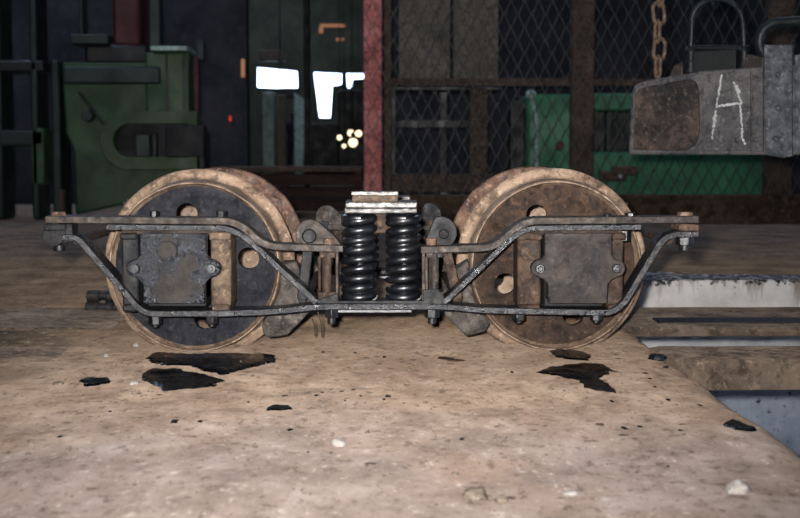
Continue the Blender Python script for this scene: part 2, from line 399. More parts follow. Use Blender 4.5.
b.add([p for r_ in rows for p in r_], [(j * n + i, j * n + i + 1, (j + 1) * n + i + 1, (j + 1) * n + i) for j in range(len(rows) - 1) for i in range(n - 1)
      if not ((ys[j] < PIT_Y0 <= ys[j + 1] or (ys[j] <= PIT_Y1 + .001 < ys[j + 1])) and i >= nx - 1)])
floor = struct(b.build('floor', 'dirt', merge=False, smooth=80), 'bare earth workshop floor, dusty grey in front, brown behind')
b = MB(); b.box((RIM - .14, PIT_Y1, PIT_Z), (9, PIT_Y1 + .3, -.002)); b.box((RIM - .14, PIT_Y1 + .25, -.3), (9, 2.9, -.008))
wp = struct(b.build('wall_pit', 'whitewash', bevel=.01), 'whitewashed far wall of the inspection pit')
b = MB(); b.box((RIM - .14, PIT_Y0 - .35, PIT_Z), (9, PIT_Y0 + .1, -.012)); struct(b.build('wall_pit_near', 'wall_dark'))
b = MB(); b.box((RIM - .14, PIT_Y0 - .3, PIT_Z - .1), (9, PIT_Y1 + .3, PIT_Z)); struct(b.build('floor_pit', 'wall_dark'))

# beams carrying the track, flush with the earth, bridging the pit
def beam(label, y0, y1, h, zt):
    o = empty('rail_beam', label, 'beam', (0, y0, 0), 'beams across the pit')
    xs_ = frange(-8, -1.5, .3) + frange(-1.5, 5, .05) + [5.0]
    b = MB(); v = []
    prof = [(y0, zt - h), (y0, zt - .012), (y0 + .012, zt), ((y0 + y1) / 2, zt), (y1 - .012, zt), (y1, zt - .012), (y1, zt - h)]
    for x in xs_:
        for (yy, zz) in prof:
            q = noise.noise_vector(Vector((x * 4, yy * 9, zz * 9))) * .006; cov = max(0, min(1, (x + 1.0) / .2)) * max(0, min(1, (.80 - x) / .08)); v.append((x, yy + q.y * .6, zz + q.z * (.6 if x > .72 else .3) - .016 * cov))
    k = len(prof)
    f = [(i * k + j, i * k + (j + 1) % k, (i + 1) * k + (j + 1) % k, (i + 1) * k + j) for i in range(len(xs_) - 1) for j in range(k)]
    f += [tuple(range(k)), tuple((len(xs_) - 1) * k + j for j in range(k))[::-1]]
    b.add(v, f); p = b.build('girder', 'beam_top', smooth=15); reparent(p, o)
    return o
bf = beam('front earth-caked track beam bridging the pit, beside the right wheel', -.2, .08, .085, -.001)
br = beam('rear oil-stained track beam bridging the pit below the whitewashed wall', .5, 1.1, .028, -.001)
b = MB(); b.box((.9, .60, -.004), (5, .72, .006)); q = b.build('rail_strip', 'nut_dark', bevel=.004, lump=.004); reparent(q, br)
# ---------------------------------------------------------------- room shell
HY = 12.0
def wallbox(name, lo, hi, mat='wall_dark', label=None):
    return struct(MB().box(lo, hi).build(name, mat), label)
def wall_holes(name, x0, x1, z0, z1, y0, y1, holes, mat, label=None):
    b = MB(); b.prism([(x0, z0), (x1, z0), (x1, z1), (x0, z1)], y0, y1, holes); return struct(b.build(name, mat), label)
wallbox('wall_left', (-9.3, -5, -.2), (-9, 35.3, 6.3)); wallbox('wall_right', (9, -5, -.2), (9.3, 35.3, 6.3))
wallbox('wall_behind_camera', (-9.3, -5.3, -.2), (9.3, -5, 6.3))
b = MB(); b.prism([(-9.3, -5.3), (9.3, -5.3), (9.3, 35.3), (-9.3, 35.3)], 6.2, 6.5, [[(x, y), (x, y + l), (x + w_, y + l), (x + w_, y)] for (x, y, w_, l) in FILL_OPENINGS], fn=lambda a, b_, d: (a, b_, d))
struct(b.build('ceiling', 'wall_dark'), 'dark workshop roof with openings added for fill light')
gl = at(247, 100, HY).x; gr = at(366, 100, HY).x
wallbox('wall_back', (gr, HY, -.2), (9, HY + .3, 6.2), label='dark partition wall behind the green machine and the fence')
wallbox('wall_back_left', (-9, HY, -.2), (gl, HY + .3, 6.2), label='dark partition wall behind the green machine on the left')
FY = 32.0
def fp(px, py): return XZ(px, py, FY)
h1 = [fp(257, 88), fp(298, 90), fp(298, 71), fp(283, 69), fp(257, 67)]
h2 = [fp(319, 118), fp(331, 118), fp(333, 86), fp(342, 85), fp(342, 73), fp(313, 72)]
h3 = [fp(347, 88), fp(352, 88), fp(353, 80), fp(366, 79), fp(366, 73), fp(346, 73)]
wall_holes('wall_far', -9, 9, -.2, 6.2, FY, FY + .2, [h1, h2, h3], 'wall_far', 'far end wall of the next bay with openings to bright daylight')
def frame(name, poly, label):
    b = MB(); P = [Vector((p[0], FY - .02, p[1])) for p in poly]
    b.tube(P, .03, 4, closed=True); return struct(b.build(name, 'machine_dark'), label)
frame('window_1', h1, 'wide daylight opening high on the far wall')
frame('window_2', h2, 'tall stepped daylight opening beside the glowing spots')
frame('window_3', h3, 'small daylight opening beside the red post')
q = XZ(290, 80, FY); MB().box((q[0] - .3, FY - .05, q[1] - .42), (q[0] + .25, FY, q[1] - .2)).build('mullion', 'machine_dark', bpy.data.objects['window_1'])

# ---------------------------------------------------------------- the bogie
bog = empty('bogie', 'old narrow gauge bogie with four rusty wheels and black coil springs', 'bogie', (0, 0, 0))
YC = .395
MIR = []                                   # parts to mirror to the far side frame
def part(b, name, mat, parent=bog, mirror=True, **k):
    o = b.build(name, mat, parent, **k)
    if mirror and parent is bog: MIR.append(o)
    return o
WL, WR = (-.546, .235), (.486, .238)
def wheel(c, rot, disc_mat, tyre_mat, label, far=False):
    b = MB()
    holes = [circ(c[0] + .153 * cos(R(rot + 90 * k)), c[1] + .153 * sin(R(rot + 90 * k)), .031, 20)[::-1] for k in range(4)]
    b.prism(circ(c[0], c[1], .2290, 72), .032, .062, holes)
    b.lathe([(.03, -.02), (.06, -.02), (.068, .0), (.075, .034), (.09, .036), (.09, .062), (.07, .07), (.065, .12), (.03, .12)], c, 32)
    w_ = b.build('wheel', disc_mat, bog, smooth=35); w_['label'] = label
    t = MB().lathe([(.2375, .003), (.2385, 0), (.241, .0), (.2435, .004), (.246, .05), (.248, .09), (.251, .101), (.259, .108), (.269, .112), (.276, .118), (.2785, .124), (.275, .131),
                    (.262, .134), (.232, .134), (.230, .120), (.228, .062), (.228, .036), (.233, .026), (.2365, .012)], c, 128).build('tyre', tyre_mat, w_, smooth=40, lump=.0012, lscale=18)
    if far:
        for o in (w_,): o.location = (0, 2 * YC, 0); o.scale = (1, -1, 1)
    return w_
wheel(WL, 99, 'disc_dark', 'tyre_tan', 'oily black wheel disc with a tan rusty rim')
wheel(WR, 110.6, 'disc_rust', 'tyre_tan', 'brown rusty wheel disc with a tan rim')
wheel(WL, 60, 'tyre_tan', 'tyre_rust', 'rust-brown wheel behind the oily one', True)
wheel(WR, 40, 'tyre_tan', 'tyre_rust', 'rust-brown wheel behind the brown one', True)
for c in (WL, WR):
    b = MB(); b.cyl((c[0], -.03, c[1]), (c[0], .82, c[1]), .034, n=24); b.build('axle', 'rust_brown', bog, smooth=40)

YF, YB = -.20, -.11                        # front and back edge of the flat bars
def pth(pts, Y=YF): return [XZ(px, py, Y) for px, py in pts]
T = .0185
A_L = rounded(pth([(45, 219.5), (236, 221.5), (266, 247), (343, 249)]), .035)
A_R = rounded(pth([(421, 250), (494, 248), (525, 221), (699, 219.5)]), .035)
part(MB().strip(A_L, T, YF, YB), 'top_bar', 'dusty_bar', bevel=.002, lump=.0015)
part(MB().strip(A_R, T, YF, YB), 'top_bar', 'dusty_bar', bevel=.002, lump=.0015)
B_L = rounded(pth([(106, 227), (228, 228.6), (244, 236), (317, 303)]), .03)
B_R = rounded(pth([(443, 304), (514, 236), (529, 228.2), (641, 227)]), .03)
part(MB().strip(B_L, .0165, YF - .002, YB), 'diagonal_bar', 'oiled_bar', bevel=.002, lump=.0015)
part(MB().strip(B_R, .0165, YF - .002, YB), 'diagonal_bar', 'oiled_bar', bevel=.002, lump=.0015)
Cc = rounded(pth([(62, 238), (78, 238), (142.5, 313.8), (228, 313.4), (276, 311.8), (318, 306.8), (446, 306.8), (486, 310.8), (611, 312.6), (624, 304), (665, 235), (699, 234)]), .035)
part(MB().strip(Cc, .017, YF - .004, YB - .002), 'bottom_bar', 'oiled_bar', bevel=.002, lump=.0015)

# end castings
def endbits(px0, px1, side):
    x0, zt = XZ(px0, 224, YF); x1, zb = XZ(px1, 231, YF)
    b = MB().box((x0, YF - .005, zb), (x1, YB + .01, zt)); part(b, 'end_block', 'bolt_rust' if side > 0 else 'iron_grey', bevel=.004, lump=.002)
    cx = (x0 + x1) / 2
    b = MB(); zh = XZ(px0, 217, YF)[1]
    b.cyl((cx, -.155, zh - .002), (cx, -.155, zh + .012), .024, .02, 6); part(b, 'bolt_head', 'bolt_rust', bevel=.002)
    b = MB(); z2 = XZ(px0, 238, YF)[1]
    b.cyl((cx, -.155, z2 + .006), (cx, -.155, z2 - .022), .026, n=6); b.cyl((cx, -.155, z2 - .02), (cx, -.155, z2 - .038), .016, n=14)
    part(b, 'nut', 'nut_dark', bevel=.002)
endbits(678, 699, 1); endbits(44, 66, -1)
x0, z0 = XZ(43, 246, YF); x1, z1 = XZ(68, 224, YF)
b = MB().prism(circ((x0 + .03), (z0 + z1) / 2, .031, 20), -.20, -.12); b.prism([(x0 + .03, z0 + .004), (x1 + .01, z0 + .012), (x1 + .01, z1), (x0 + .03, z1)], -.195, -.12)
part(b, 'end_casting', 'iron_grey', bevel=.003, lump=.004, lscale=40)

# cross ties between the two side frames
for X in (-.845, .775):
    z = XZ(386 + X * 368, 240, -.15)[1]
    MB().cyl((X, -.15, z), (X, 2 * YC + .15, z), .012, n=12).build('cross_tie', 'rust_brown', bog)

# axle boxes
def lugshape(px0, px1, pt, pb, lugs, Y, taper=0):
    x0, zt = XZ(px0, pt, Y); x1, zb = XZ(px1, pb, Y); zl = XZ(px0, lugs, Y)[1]; r = .023
    p = [(x0, zt), (x1, zt), (x1 - .001, zl + .036), (x1 + .006, zl + .026)]
    p += circ(x1 + .013, zl, r, 9, R(70), R(-80), False)
    p += [(x1 + .002, zl - .03), (x1 - .006 - taper, zl - .042), (x1 - .008 - taper, zb), (x0 + .008 + taper, zb), (x0 + .006 + taper, zl - .042), (x0 - .002, zl - .03)]
    p += circ(x0 - .013, zl, r, 9, R(260), R(110), False)
    p += [(x0 - .006, zl + .026), (x0 + .001, zl + .036)]
    return p, (x0, x1, zt, zb, zl)
def axle_box(px0, px1, pt, pb, lug, cover, cols, taper, boss):
    Y = -.25
    p, (x0, x1, zt, zb, zl) = lugshape(px0, px1, pt, pb, lug, Y, taper)
    b = MB().box((x0 + .012, -.235, zb + .004), (x1 - .012, -.05, zt - .004)); b.box((x0 + .008, -.19, zb - .017), (x1 - .012, -.10, zt - .01))
    body = part(b, 'axle_box', 'machine_black', bevel=.004)
    kids = []
    cv = MB().prism(p, -.262, -.236).build('cover_plate', cover, body, bevel=.003, smooth=30)
    if boss:
        bx, bz = XZ(168, 251, Y)
        MB().lathe([(.001, -.266), (.018, -.270), (.026, -.268), (.029, -.262), (.001, -.26)], (bx, bz), 20).cyl((bx + .003, -.268, bz + .009), (bx + .003, -.278, bz + .009), .006, n=8).build('oil_plug', cover, body)
    for s_, X in ((-1, x0 - .012), (1, x1 + .012)):
        q = MB().cyl((X, -.262, zl), (X, -.274, zl), .0135, n=6, rot=.3 * s_); q.cyl((X, -.27, zl), (X, -.284, zl), .007, n=10); q.build('lug_bolt', 'black_grease', body, bevel=.002)
        kids.append(X)
    for (c0, c1, mt) in cols:
        X0, Zt = XZ(c0, 232, -.16); X1, Zb = XZ(c1, 311, -.16)
        q = MB().box((X0, -.175, Zb + .015), (X1, -.05, Zt - .001)); q.box((X0 + .003, -.19, Zb), (X1 - .003, -.06, Zb + .022)); q.box((X0 - .002, -.195, Zt - .02), (X1 + .002, -.06, Zt))
        part(q, 'pedestal', mt, bevel=.006, lump=.003, lscale=25)
axle_box(140, 208, 233, 303, 268, 'greased_cover', ((211, 232, 'pedestal_tan'), (122, 140, 'iron_grey')), 0.0, True)
axle_box(544, 611, 233, 303, 268, 'iron_brown' if 'iron_brown' in MATS else grime('iron_brown', [(44, 40, 42), (66, 58, 56), (88, 74, 66)], 12, (.5, .75), 0, .5, .003, spec=.3).name, ((517, 540, 'rust_brown'), (606, 622, 'rust_brown')), .004, False)
# wear strip over the boxes
for a_, b_ in ((122, 232), (514, 622)):
    X0, Z1 = XZ(a_, 231.5, -.19); X1, Z0 = XZ(b_, 235, -.19)
    part(MB().box((X0, -.19, Z0), (X1, -.12, Z1 + .004)), 'packing_strip', 'rust_brown', bevel=.002, lump=.002)

# nuts: above the top bar, under it, and under the bottom bar
def nut(px, py0, py1, w_, mat='nut_dark', Y=-.155, tip=0):
    X, zt = XZ(px, py0, -.19); _, zb = XZ(px, py1, -.19)
    b = MB().cyl((X, Y, zb), (X, Y, zt), w_, n=6, rot=random.random())
    if tip > 0: b.cyl((X, Y, zt), (X, Y, zt + tip), w_ * .5, n=12)
    if tip < 0: b.cyl((X, Y, zb), (X, Y, zb + tip), w_ * .55, n=12)
    part(b, 'nut', mat, bevel=.002)
for a in ((152, 211, 218, .013), (220, 211, 219, .015), (609, 214, 219, .012), (633, 213, 219, .016), (125, 231, 241, .014), (608, 231, 242, .013), (627, 231, 242, .016)): nut(*a)
for a in ((153, 316, 326, .019), (210, 316, 325.5, .018), (520, 315, 322, .02), (598, 315, 322, .017)): nut(*a, tip=-.008)
nut(328, 239, 246, .016, 'bolt_rust'); nut(432, 239, 246, .016, 'bolt_rust')
for px in (331, 432.5):
    nut(px, 309, 319, .021, tip=-.018)

# spring pocket: columns, side plates, plank
def boxpx(px0, py0, px1, py1, y0, y1, b=None):
    b = b or MB(); x0, zt = XZ(px0, py0, y0); x1, zb = XZ(px1, py1, y0)
    return b.box((x0, y0, zb), (x1, y1, zt))
part(boxpx(335.5, 252, 338.5, 302, -.19, -.09), 'side_plate', 'dusty_bar', bevel=.002, lump=.002)
part(boxpx(422, 252, 425, 302, -.19, -.09), 'side_plate', 'dusty_bar', bevel=.002, lump=.002)
for a, b_ in ((318, 336), (425, 444)):
    q = boxpx(a + 4, 252, a + 12, 303, -.17, -.11); boxpx(a + 1, 252, b_ - 1, 258, -.18, -.1, q); boxpx(a, 292, b_, 303, -.18, -.1, q); boxpx(a, 256, a + 3, 296, -.15, -.1, q)
    X, zt = XZ(a + 9, 252, -.15); q.cyl((X, -.17, zt), (X, -.17, zt - .13), .012, n=12)
    part(q, 'column', 'rust_brown' if a < 400 else 'dusty_bar', bevel=.003, lump=.003, lscale=30)
q = MB(); q.prism([XZ(*p, -.2) for p in ((314, 303), (320, 299), (338, 293), (338, 301), (423, 301), (423, 290), (438, 289), (447, 300), (447, 304))], -.2, -.188); boxpx(318, 301.5, 444, 304, -.19, -.09, q)
part(q, 'spring_plank', 'iron_grey', bevel=.002, lump=.002)
q = MB(); boxpx(330, 309.5, 412, 313, -.16, -.1, q); part(q, 'spring_seat', 'black_grease', bevel=.002)

def spring(pxc, wpx):
    Y = -.15; xc, zt = XZ(pxc, 214, Y); _, zb = XZ(pxc, 300, Y); r = .0112; Ro = .050
    turns = 9.8; N = int(turns * 26); pts = []
    for i in range(N + 1):
        a = 2 * pi * i / 26; t = i / N
        tt = min(1, max(0, (t * turns - .75) / (turns - 1.5)))
        pts.append((xc + (Ro - r) * cos(a), Y + (Ro - r) * sin(a), zb + r * .9 + (zt - zb - 2 * r * .9) * tt))
    b = MB().tube(pts, r, 10); part(b, 'coil_spring', 'black_grease', smooth=80)
    pts = [(xc + (Ro * .55) * cos(2 * pi * i / 20 + 1), Y + Ro * .55 * sin(2 * pi * i / 20 + 1), zb + .006 + (zt - zb - .012) * i / 200) for i in range(201)]
    part(MB().tube(pts, .007, 8), 'inner_spring', 'black_grease', smooth=80)
spring(359, 36); spring(403.5, 36)
# bolster end and its plates
q = boxpx(344, 208.5, 417, 213.5, -.212, -.08); part(q, 'spring_cap', 'scuffed_plate', bevel=.003, lump=.003, lscale=30)
q = boxpx(345, 202, 417, 208, -.208, -.08); part(q, 'bolster_plate', 'scuffed_plate', mirror=False, bevel=.003, lump=.004, lscale=30)
q = boxpx(352.5, 195.5, 398, 202.2, -.200, -.13); part(q, 'bolster_pad', 'pedestal_tan', mirror=False, bevel=.003)
q = boxpx(351.5, 191.5, 398.5, 195.5, -.206, -.13); part(q, 'pad_plate', 'scuffed_plate', mirror=False, bevel=.002, lump=.002, lscale=40)
x0, z1 = XZ(352, 212, -.1); x1, z0 = XZ(412, 240, -.1)
MB().box((x0, -.08, z1 - .06), (x1, 2 * YC + .08, z1 - .002)).build('bolster', 'rust_brown', bog, bevel=.004, lump=.003)

# brake gear
def bracket(pts, boss, br_, mat, r_in):
    P = [XZ(*p, -.15) for p in pts]; c = XZ(*boss, -.15)
    b = MB().prism(P, -.15, -.118); o = part(b, 'brake_bracket', mat, bevel=.004, smooth=35)
    MB().lathe([(.0, -.162), (r_in * .8, -.164), (r_in, -.158), (r_in, -.14), (0, -.14)], c, 24).build('pin', 'iron_grey', o)
    if r_in > .015:
        MB().lathe([(br_ * .62, -.1545), (br_ * .72, -.1545), (br_ * .72, -.148), (br_ * .62, -.148)], c, 28).build('washer', 'iron_grey', o)
pl = [(297, 246), (296, 236)] + [(310 + 14 * cos(R(t)), 233.5 - 14 * sin(R(t))) for t in range(170, 40, -15)] + [(334, 236), (343, 247)]
bracket(pl, (309.5, 236), .03, 'dusty_bar', .02)
pr = [(426, 249), (426, 240), (433, 222)] + [(441 + 16 * cos(R(t)), 232.5 - 16 * sin(R(t))) for t in range(110, -61, -15)] + [(450, 249)]
bracket(pr, (443.5, 234), .036, 'iron_grey', .014)
def arcpts(c, r, a0, a1, n=8): return [(c[0] + r * cos(R(a0 + (a1 - a0) * i / (n - 1))), c[1] + r * sin(R(a0 + (a1 - a0) * i / (n - 1)))) for i in range(n)]
def shoe(name, arc, outer, mat):
    P = arc + [XZ(*p, .01) for p in outer]
    b = MB().prism(P, .005, .095); return part(b, name, mat, bevel=.005, smooth=30, lump=.006, lscale=18)
shoe('brake_shoe', arcpts(WL, .249, 3, -41, 9), [(263, 333), (270, 338), (288, 335), (300, 322), (316, 305), (303, 282), (296, 262)], 'shoe_grey')
shoe('brake_shoe', arcpts(WR, .251, 222, 176, 9), [(455, 268), (450, 300), (444, 314), (467, 337), (485, 332)], 'shoe_grey')
for (px, py) in ((306, 296), (456, 296)):
    X, Z = XZ(px, py, 0)
    MB().cyl((X, .0, Z), (X, 2 * YC, Z), .014, n=12).build('brake_beam', 'rust_brown', bog)
for (a, b_, mt) in (((309, 238), (304, 296), 'iron_grey'), ((443, 236), (456, 296), 'rust_brown')):
    p0 = XZ(*a, -.11); p1 = XZ(*b_, -.0)
    d = (Vector(p1) - Vector(p0)).normalized(); nn = Vector((-d.y, d.x)) * .014
    P = [(p0[0] + nn.x, p0[1] + nn.y), (p1[0] + nn.x, p1[1] + nn.y), (p1[0] - nn.x, p1[1] - nn.y), (p0[0] - nn.x, p0[1] - nn.y)]
    q = MB().prism(P, -.105, -.09); q.cyl((p1[0], -.1, p1[1]), (p1[0], .06, p1[1]), .012, n=10)
    part(q, 'brake_hanger', mt, bevel=.003)
# small wires by the left brake shoe
for k, (a, b_) in enumerate((((312, 318), (315, 336)), ((318, 312), (322, 337)))):
    p0 = at(*a, .0); p1 = at(*b_, .0)
    MB().tube([p0, (p0 + p1) / 2 + Vector((.004, 0, 0)), p1], .0018, 6).build('wire', 'rust_brown', bog)
for o in MIR:                              # the far side frame
    c = o.copy(); C.objects.link(c); c.location = (0, 2 * YC, 0); c.scale = (1, -1, 1); c.parent = bog
    for g in o.children:
        d = g.copy(); C.objects.link(d); d.parent = c

# ---------------------------------------------------------------- things lying on the ground
def blob(pts_px, name, label, group=None, dz=.003):
    P = [gp(*p) for p in pts_px]; c = sum((Vector((p.x, p.y, 0)) for p in P), Vector()) / len(P)
    K = 8; ring = []
    for i in range(len(P)):
        a = P[i]; b_ = P[(i + 1) % len(P)]
        for k in range(K):
            q = a.lerp(b_, k / K); j = noise.noise_vector(Vector((q.x * 45, q.y * 45, 3))) * .018 + noise.noise_vector(Vector((q.x * 140, q.y * 140, 1))) * .007
            ring.append(Vector((q.x + j.x * .5, q.y + j.y * .9, 0)))
    b = MB(); v = []; L = 9; n_ = len(ring)
    for l in range(L):
        t = (l + 1) / L
        for q in ring:
            w_ = c.lerp(q, t); v.append((w_.x, w_.y, gz(w_.x, w_.y) + (dz + .001 if l < L - 1 else -.002)))
    v.append((c.x, c.y, gz(c.x, c.y) + dz + .001))
    f = [(l * n_ + i, l * n_ + (i + 1) % n_, (l + 1) * n_ + (i + 1) % n_, (l + 1) * n_ + i) for l in range(L - 1) for i in range(n_)]
    f += [(len(v) - 1, i, (i + 1) % n_) for i in range(n_)]
    b.add(v, f); return tag(b.build(name, 'oil', merge=False, smooth=80), label, 'oil stain', group)
G = 'oil spilled on the earth floor'
blob([(144, 357), (152, 351), (185, 353), (215, 352), (250, 352), (277, 354), (278, 360), (262, 364), (240, 368), (225, 373), (205, 369), (190, 364), (160, 363), (148, 361)], 'oil_puddle', 'largest glossy black oil puddle under the left wheel', G)
blob([(140, 372), (150, 367), (175, 366), (190, 369), (210, 373), (226, 379), (215, 384), (190, 387), (165, 389), (150, 383), (140, 378)], 'oil_puddle', 'greyish black oil stain just in front of the large puddle', G)
blob([(549, 350), (560, 348.5), (580, 350), (592, 355), (588, 360), (570, 359), (555, 356)], 'oil_puddle', 'small black oil puddle at the foot of the right wheel', G)
blob([(534, 372), (546, 366), (570, 364), (590, 363), (606, 364), (614, 370), (604, 375), (596, 377), (612, 385), (618, 392), (606, 391), (585, 386), (580, 379), (560, 376)], 'oil_puddle', 'jagged black oil stain in front of the right wheel', G)
blob([(78, 379), (90, 376), (108, 377), (112, 381), (96, 384), (84, 383)], 'oil_puddle', 'small thin oil stain left of the others', G)
blob([(722, 424), (730, 420), (745, 425), (757, 429), (748, 432), (733, 429)], 'oil_puddle', 'narrow oil smear near the pit edge', G)
blob([(265, 408), (275, 406), (290, 406), (292, 408), (280, 410), (268, 410)], 'oil_puddle', 'faint oil fleck midway down the dusty floor', G)

def rock(px, py, wpx, name, label, mat, cat='stone', group=None, flat=.6, seed=0, wid=1.0):
    p = gp(px, py); sc = (p - CP).length / FPX; r = wpx * sc / 2
    bm = bmesh.new(); bmesh.ops.create_icosphere(bm, subdivisions=3, radius=1)
    for v in bm.verts:
        k = 1 + .35 * noise.noise(v.co * 1.4 + Vector((seed * 7.1, 0, 0))) + .12 * noise.noise(v.co * 4 + Vector((seed, 3, 0)))
        v.co = Vector((v.co.x * r * k, v.co.y * r * k * wid, max(-.25, v.co.z) * r * k * flat))
    for f in bm.faces: f.smooth = True
    me = bpy.data.meshes.new(name); bm.to_mesh(me); bm.free(); me.materials.append(MATS[mat])
    o = bpy.data.objects.new(name, me); C.objects.link(o); o.location = (p.x, p.y, gz(p.x, p.y) + .1 * r); o.rotation_euler = (0, 0, seed)
    return tag(o, label, cat, group)
GS = 'loose stones on the earth floor'
rock(738, 488, 24, 'stone', 'round white stone near the lower right corner', 'stone_pale', group=GS, flat=.8, seed=1)
rock(475, 491, 26, 'stone', 'largest pale stone of the pair at the lower centre edge', 'stone_buff', group=GS, flat=.7, seed=2)
rock(502, 494, 12, 'stone', 'small pale stone right beside the large pale one', 'stone_buff', group=GS, flat=1, seed=3)
rock(339, 442, 14, 'stone', 'pale cream stone alone on the dusty floor left of centre', 'stone_pale', group=GS, flat=.9, seed=4)
rock(572, 486, 14, 'stone', 'flat pale stone between the large pale stone and white one', 'stone_pale', group=GS, flat=.5, seed=5)
rock(134, 383, 10, 'stone', 'white stone at the left end of the grey oil stain', 'stone_pale', group=GS, flat=.6, seed=6)
rock(58, 382, 11, 'stone', 'flat pale stone far left of the oil stains', 'stone_buff', group=GS, flat=.4, seed=7)
rock(106, 355, 6, 'stone', 'tiny white stone just left of the large oil puddle', 'stone_pale', group=GS, flat=.8, seed=8)
rock(136, 345, 6, 'stone', 'tiny white stone by the left wheel edge', 'stone_pale', group=GS, flat=.8, seed=9)
rock(455, 470, 8, 'stone', 'small buff stone above the large pale stone', 'stone_buff', group=GS, flat=.6, seed=10)
rock(168, 356, 9, 'stone', 'orange-brown stone lying in the large oil puddle', 'flake_rust', group=GS, flat=.5, seed=11)
rock(657, 358, 18, 'coal_lump', 'black lump beside the foot of the right wheel', 'coal', 'lump', flat=.55, seed=12)
rock(445, 358, 14, 'rust_flake', 'flat dark rusty flake below the right brake shoe', 'flake_rust', 'flake', flat=.15, seed=13, wid=1.6)
rock(456, 360, 12, 'rust_flake', 'smaller dark flake touching the flat one', 'flake_rust', 'flake', flat=.15, seed=14, wid=1.6)
rock(666, 366, 5, 'coal_lump', 'tiny black crumb beside the black lump', 'coal', 'lump', flat=.6, seed=15)
# grit
b = MB(); b2 = MB()
for i in range(2600):
    y = random.uniform(-2.3, .1); x = random.uniform(-.75, .66); r = random.choice((.0012, .0016, .0022, .003, .0036)) * random.uniform(.7, 1.3)
    if random.random() < .04: r *= 2
    z = gz(x, y); q = [(x + r * cos(a + i) * random.uniform(.7, 1.2), y + r * sin(a + i) * random.uniform(.7, 1.2), z) for a in (0, 1.25, 2.5, 3.77, 5.0)]
    t = (x + r * .2, y, z + r * .8)
    b.add(q + [t], [(k, (k + 1) % 5, 5) for k in range(5)])
o = b.build('grit', 'stone_buff', merge=False); o['kind'] = 'stuff'; tag(o, 'buff grit scattered over the dusty floor', 'grit')

b = MB()
for (px, py, w_) in [(316, 396, 5), (322, 392, 4), (341, 391, 5), (331, 388, 3), (353, 389, 6), (361, 396, 4), (388, 394, 8), (384, 398, 4), (345, 402, 3), (308, 450, 4), (331, 450, 5), (290, 428, 7), (200, 424, 6), (174, 425, 9), (285, 395, 7), (60, 438, 6), (110, 412, 4), (248, 402, 4),
                     (645, 372, 7), (650, 377, 4), (655, 385, 5), (668, 398, 6), (625, 428, 8), (640, 426, 6), (680, 430, 6), (612, 400, 5), (700, 404, 5), (668, 462, 4), (462, 438, 5), (404, 401, 3), (512, 372, 4), (355, 352, 4), (384, 356, 5), (323, 351, 4)]:
    c = gp(px, py); rx = w_ * (c - CP).length / FPX * .5; K = 14; v = []
    for i in range(K):
        a = 2 * pi * i / K; q = random.uniform(.6, 1.15); x = c.x + rx * q * cos(a); y = c.y + rx * 2.2 * q * sin(a); v.append((x, y, gz(x, y) + .001))
    b.add(v + [(c.x, c.y, gz(c.x, c.y) + .003)], [(i, (i + 1) % K, K) for i in range(K)])
o = b.build('oil_spatter', 'oil', merge=False); o['kind'] = 'stuff'; tag(o, 'dark oil spatters dotted over the dusty floor', 'oil spatter')
# iron pins behind the left wheel
for k, (py, lab, dx) in enumerate(((297.5, 'lower dark iron pin on the floor behind the left wheel', 0), (286, 'upper dark iron pin resting on the lower one', .02))):
    Y = 1.05; x0, z = XZ(86 + dx * 50, py, Y); r = .021
    z = r + gz(x0, Y) + k * .041
    b = MB().cyl((x0 + .02, Y, z), (x0 + .42, Y, z), r * .72, n=16); b.cyl((x0, Y, z), (x0 + .045, Y, z), r, n=16); b.cyl((x0 + .07, Y, z), (x0 + .1, Y, z), r, n=16)
    o = b.build('iron_pin', 'iron_grey', bevel=.004, lump=.002); tag(o, lab, 'iron pin', 'iron pins behind the left wheel')

# ---------------------------------------------------------------- the hanging box with the chalk A
TL, TR = at(628, 155, 6.0 + CAM_Y), at(800, 155, 5.6 + CAM_Y)
tdir = Vector((TR.x - TL.x, TR.y - TL.y, 0)).normalized(); tn = Vector((tdir.y, -tdir.x, 0))   # tn points to the camera side
if tn.y > 0: tn = -tn
O = Vector((TL.x, TL.y, 0))
def F(px, py):                            # (u, z) on the front plane of the box
    d = ray(px, py); t = (O - CP).dot(tn) / d.dot(tn); p = CP + d * t
    return ((p - O).dot(tdir), p.z)
def fm(u, z, d): p = O + tdir * u - tn * d; return (p.x, p.y, z)     # d > 0 goes into the box
tk = empty('lifting_box', 'riveted steel box hanging from a hook, with chalk letter A', 'steel box', fm(.35, CAM_H, .2))
def tpart(b, name, mat, **k):
    o = b.build(name, mat, None, **k); reparent(o, tk); return o
def fpoly(pts): return [F(*p) for p in pts]
ub = .98
zt_r = F(800, 64)[1] + .01
body = fpoly([(628, 154.5), (631, 92), (634, 85), (643, 81), (700, 71), (760, 67)]) + [(ub, zt_r), (ub, CAM_H)]
tpart(MB().prism(body, 0, .5, fn=fm), 'body', 'tank_grey', bevel=.008, lump=.003, lscale=8)
pan = fpoly([(634, 150), (636, 96), (640, 89), (650, 86), (690, 79), (696, 82), (699, 90), (700, 130), (696, 145), (686, 151)])
tpart(MB().prism(pan, -.012, .01, fn=fm), 'end_panel', 'tank_panel', bevel=.003)
tpart(MB().prism(fpoly([(703, 151), (704, 76), (751, 70), (751, 151)]), -.010, .01, fn=fm), 'front_plate', 'tank_grey', bevel=.003, lump=.002)
tpart(MB().prism(fpoly([(753, 152), (753, 68), (764, 67), (764, 152)]), -.016, .01, fn=fm), 'strap', 'tank_grey', bevel=.003, lump=.002)
tpart(MB().prism(fpoly([(766, 155), (765, 45), (793, 45), (793, 156), (785, 158)]), -.014, .02, fn=fm), 'side_flange', 'tank_light', bevel=.003, lump=.002)
tpart(MB().prism(fpoly([(795, 153), (795, 55), (830, 52), (830, 153)]), -.005, .02, fn=fm), 'side_flange', 'tank_light', bevel=.003)
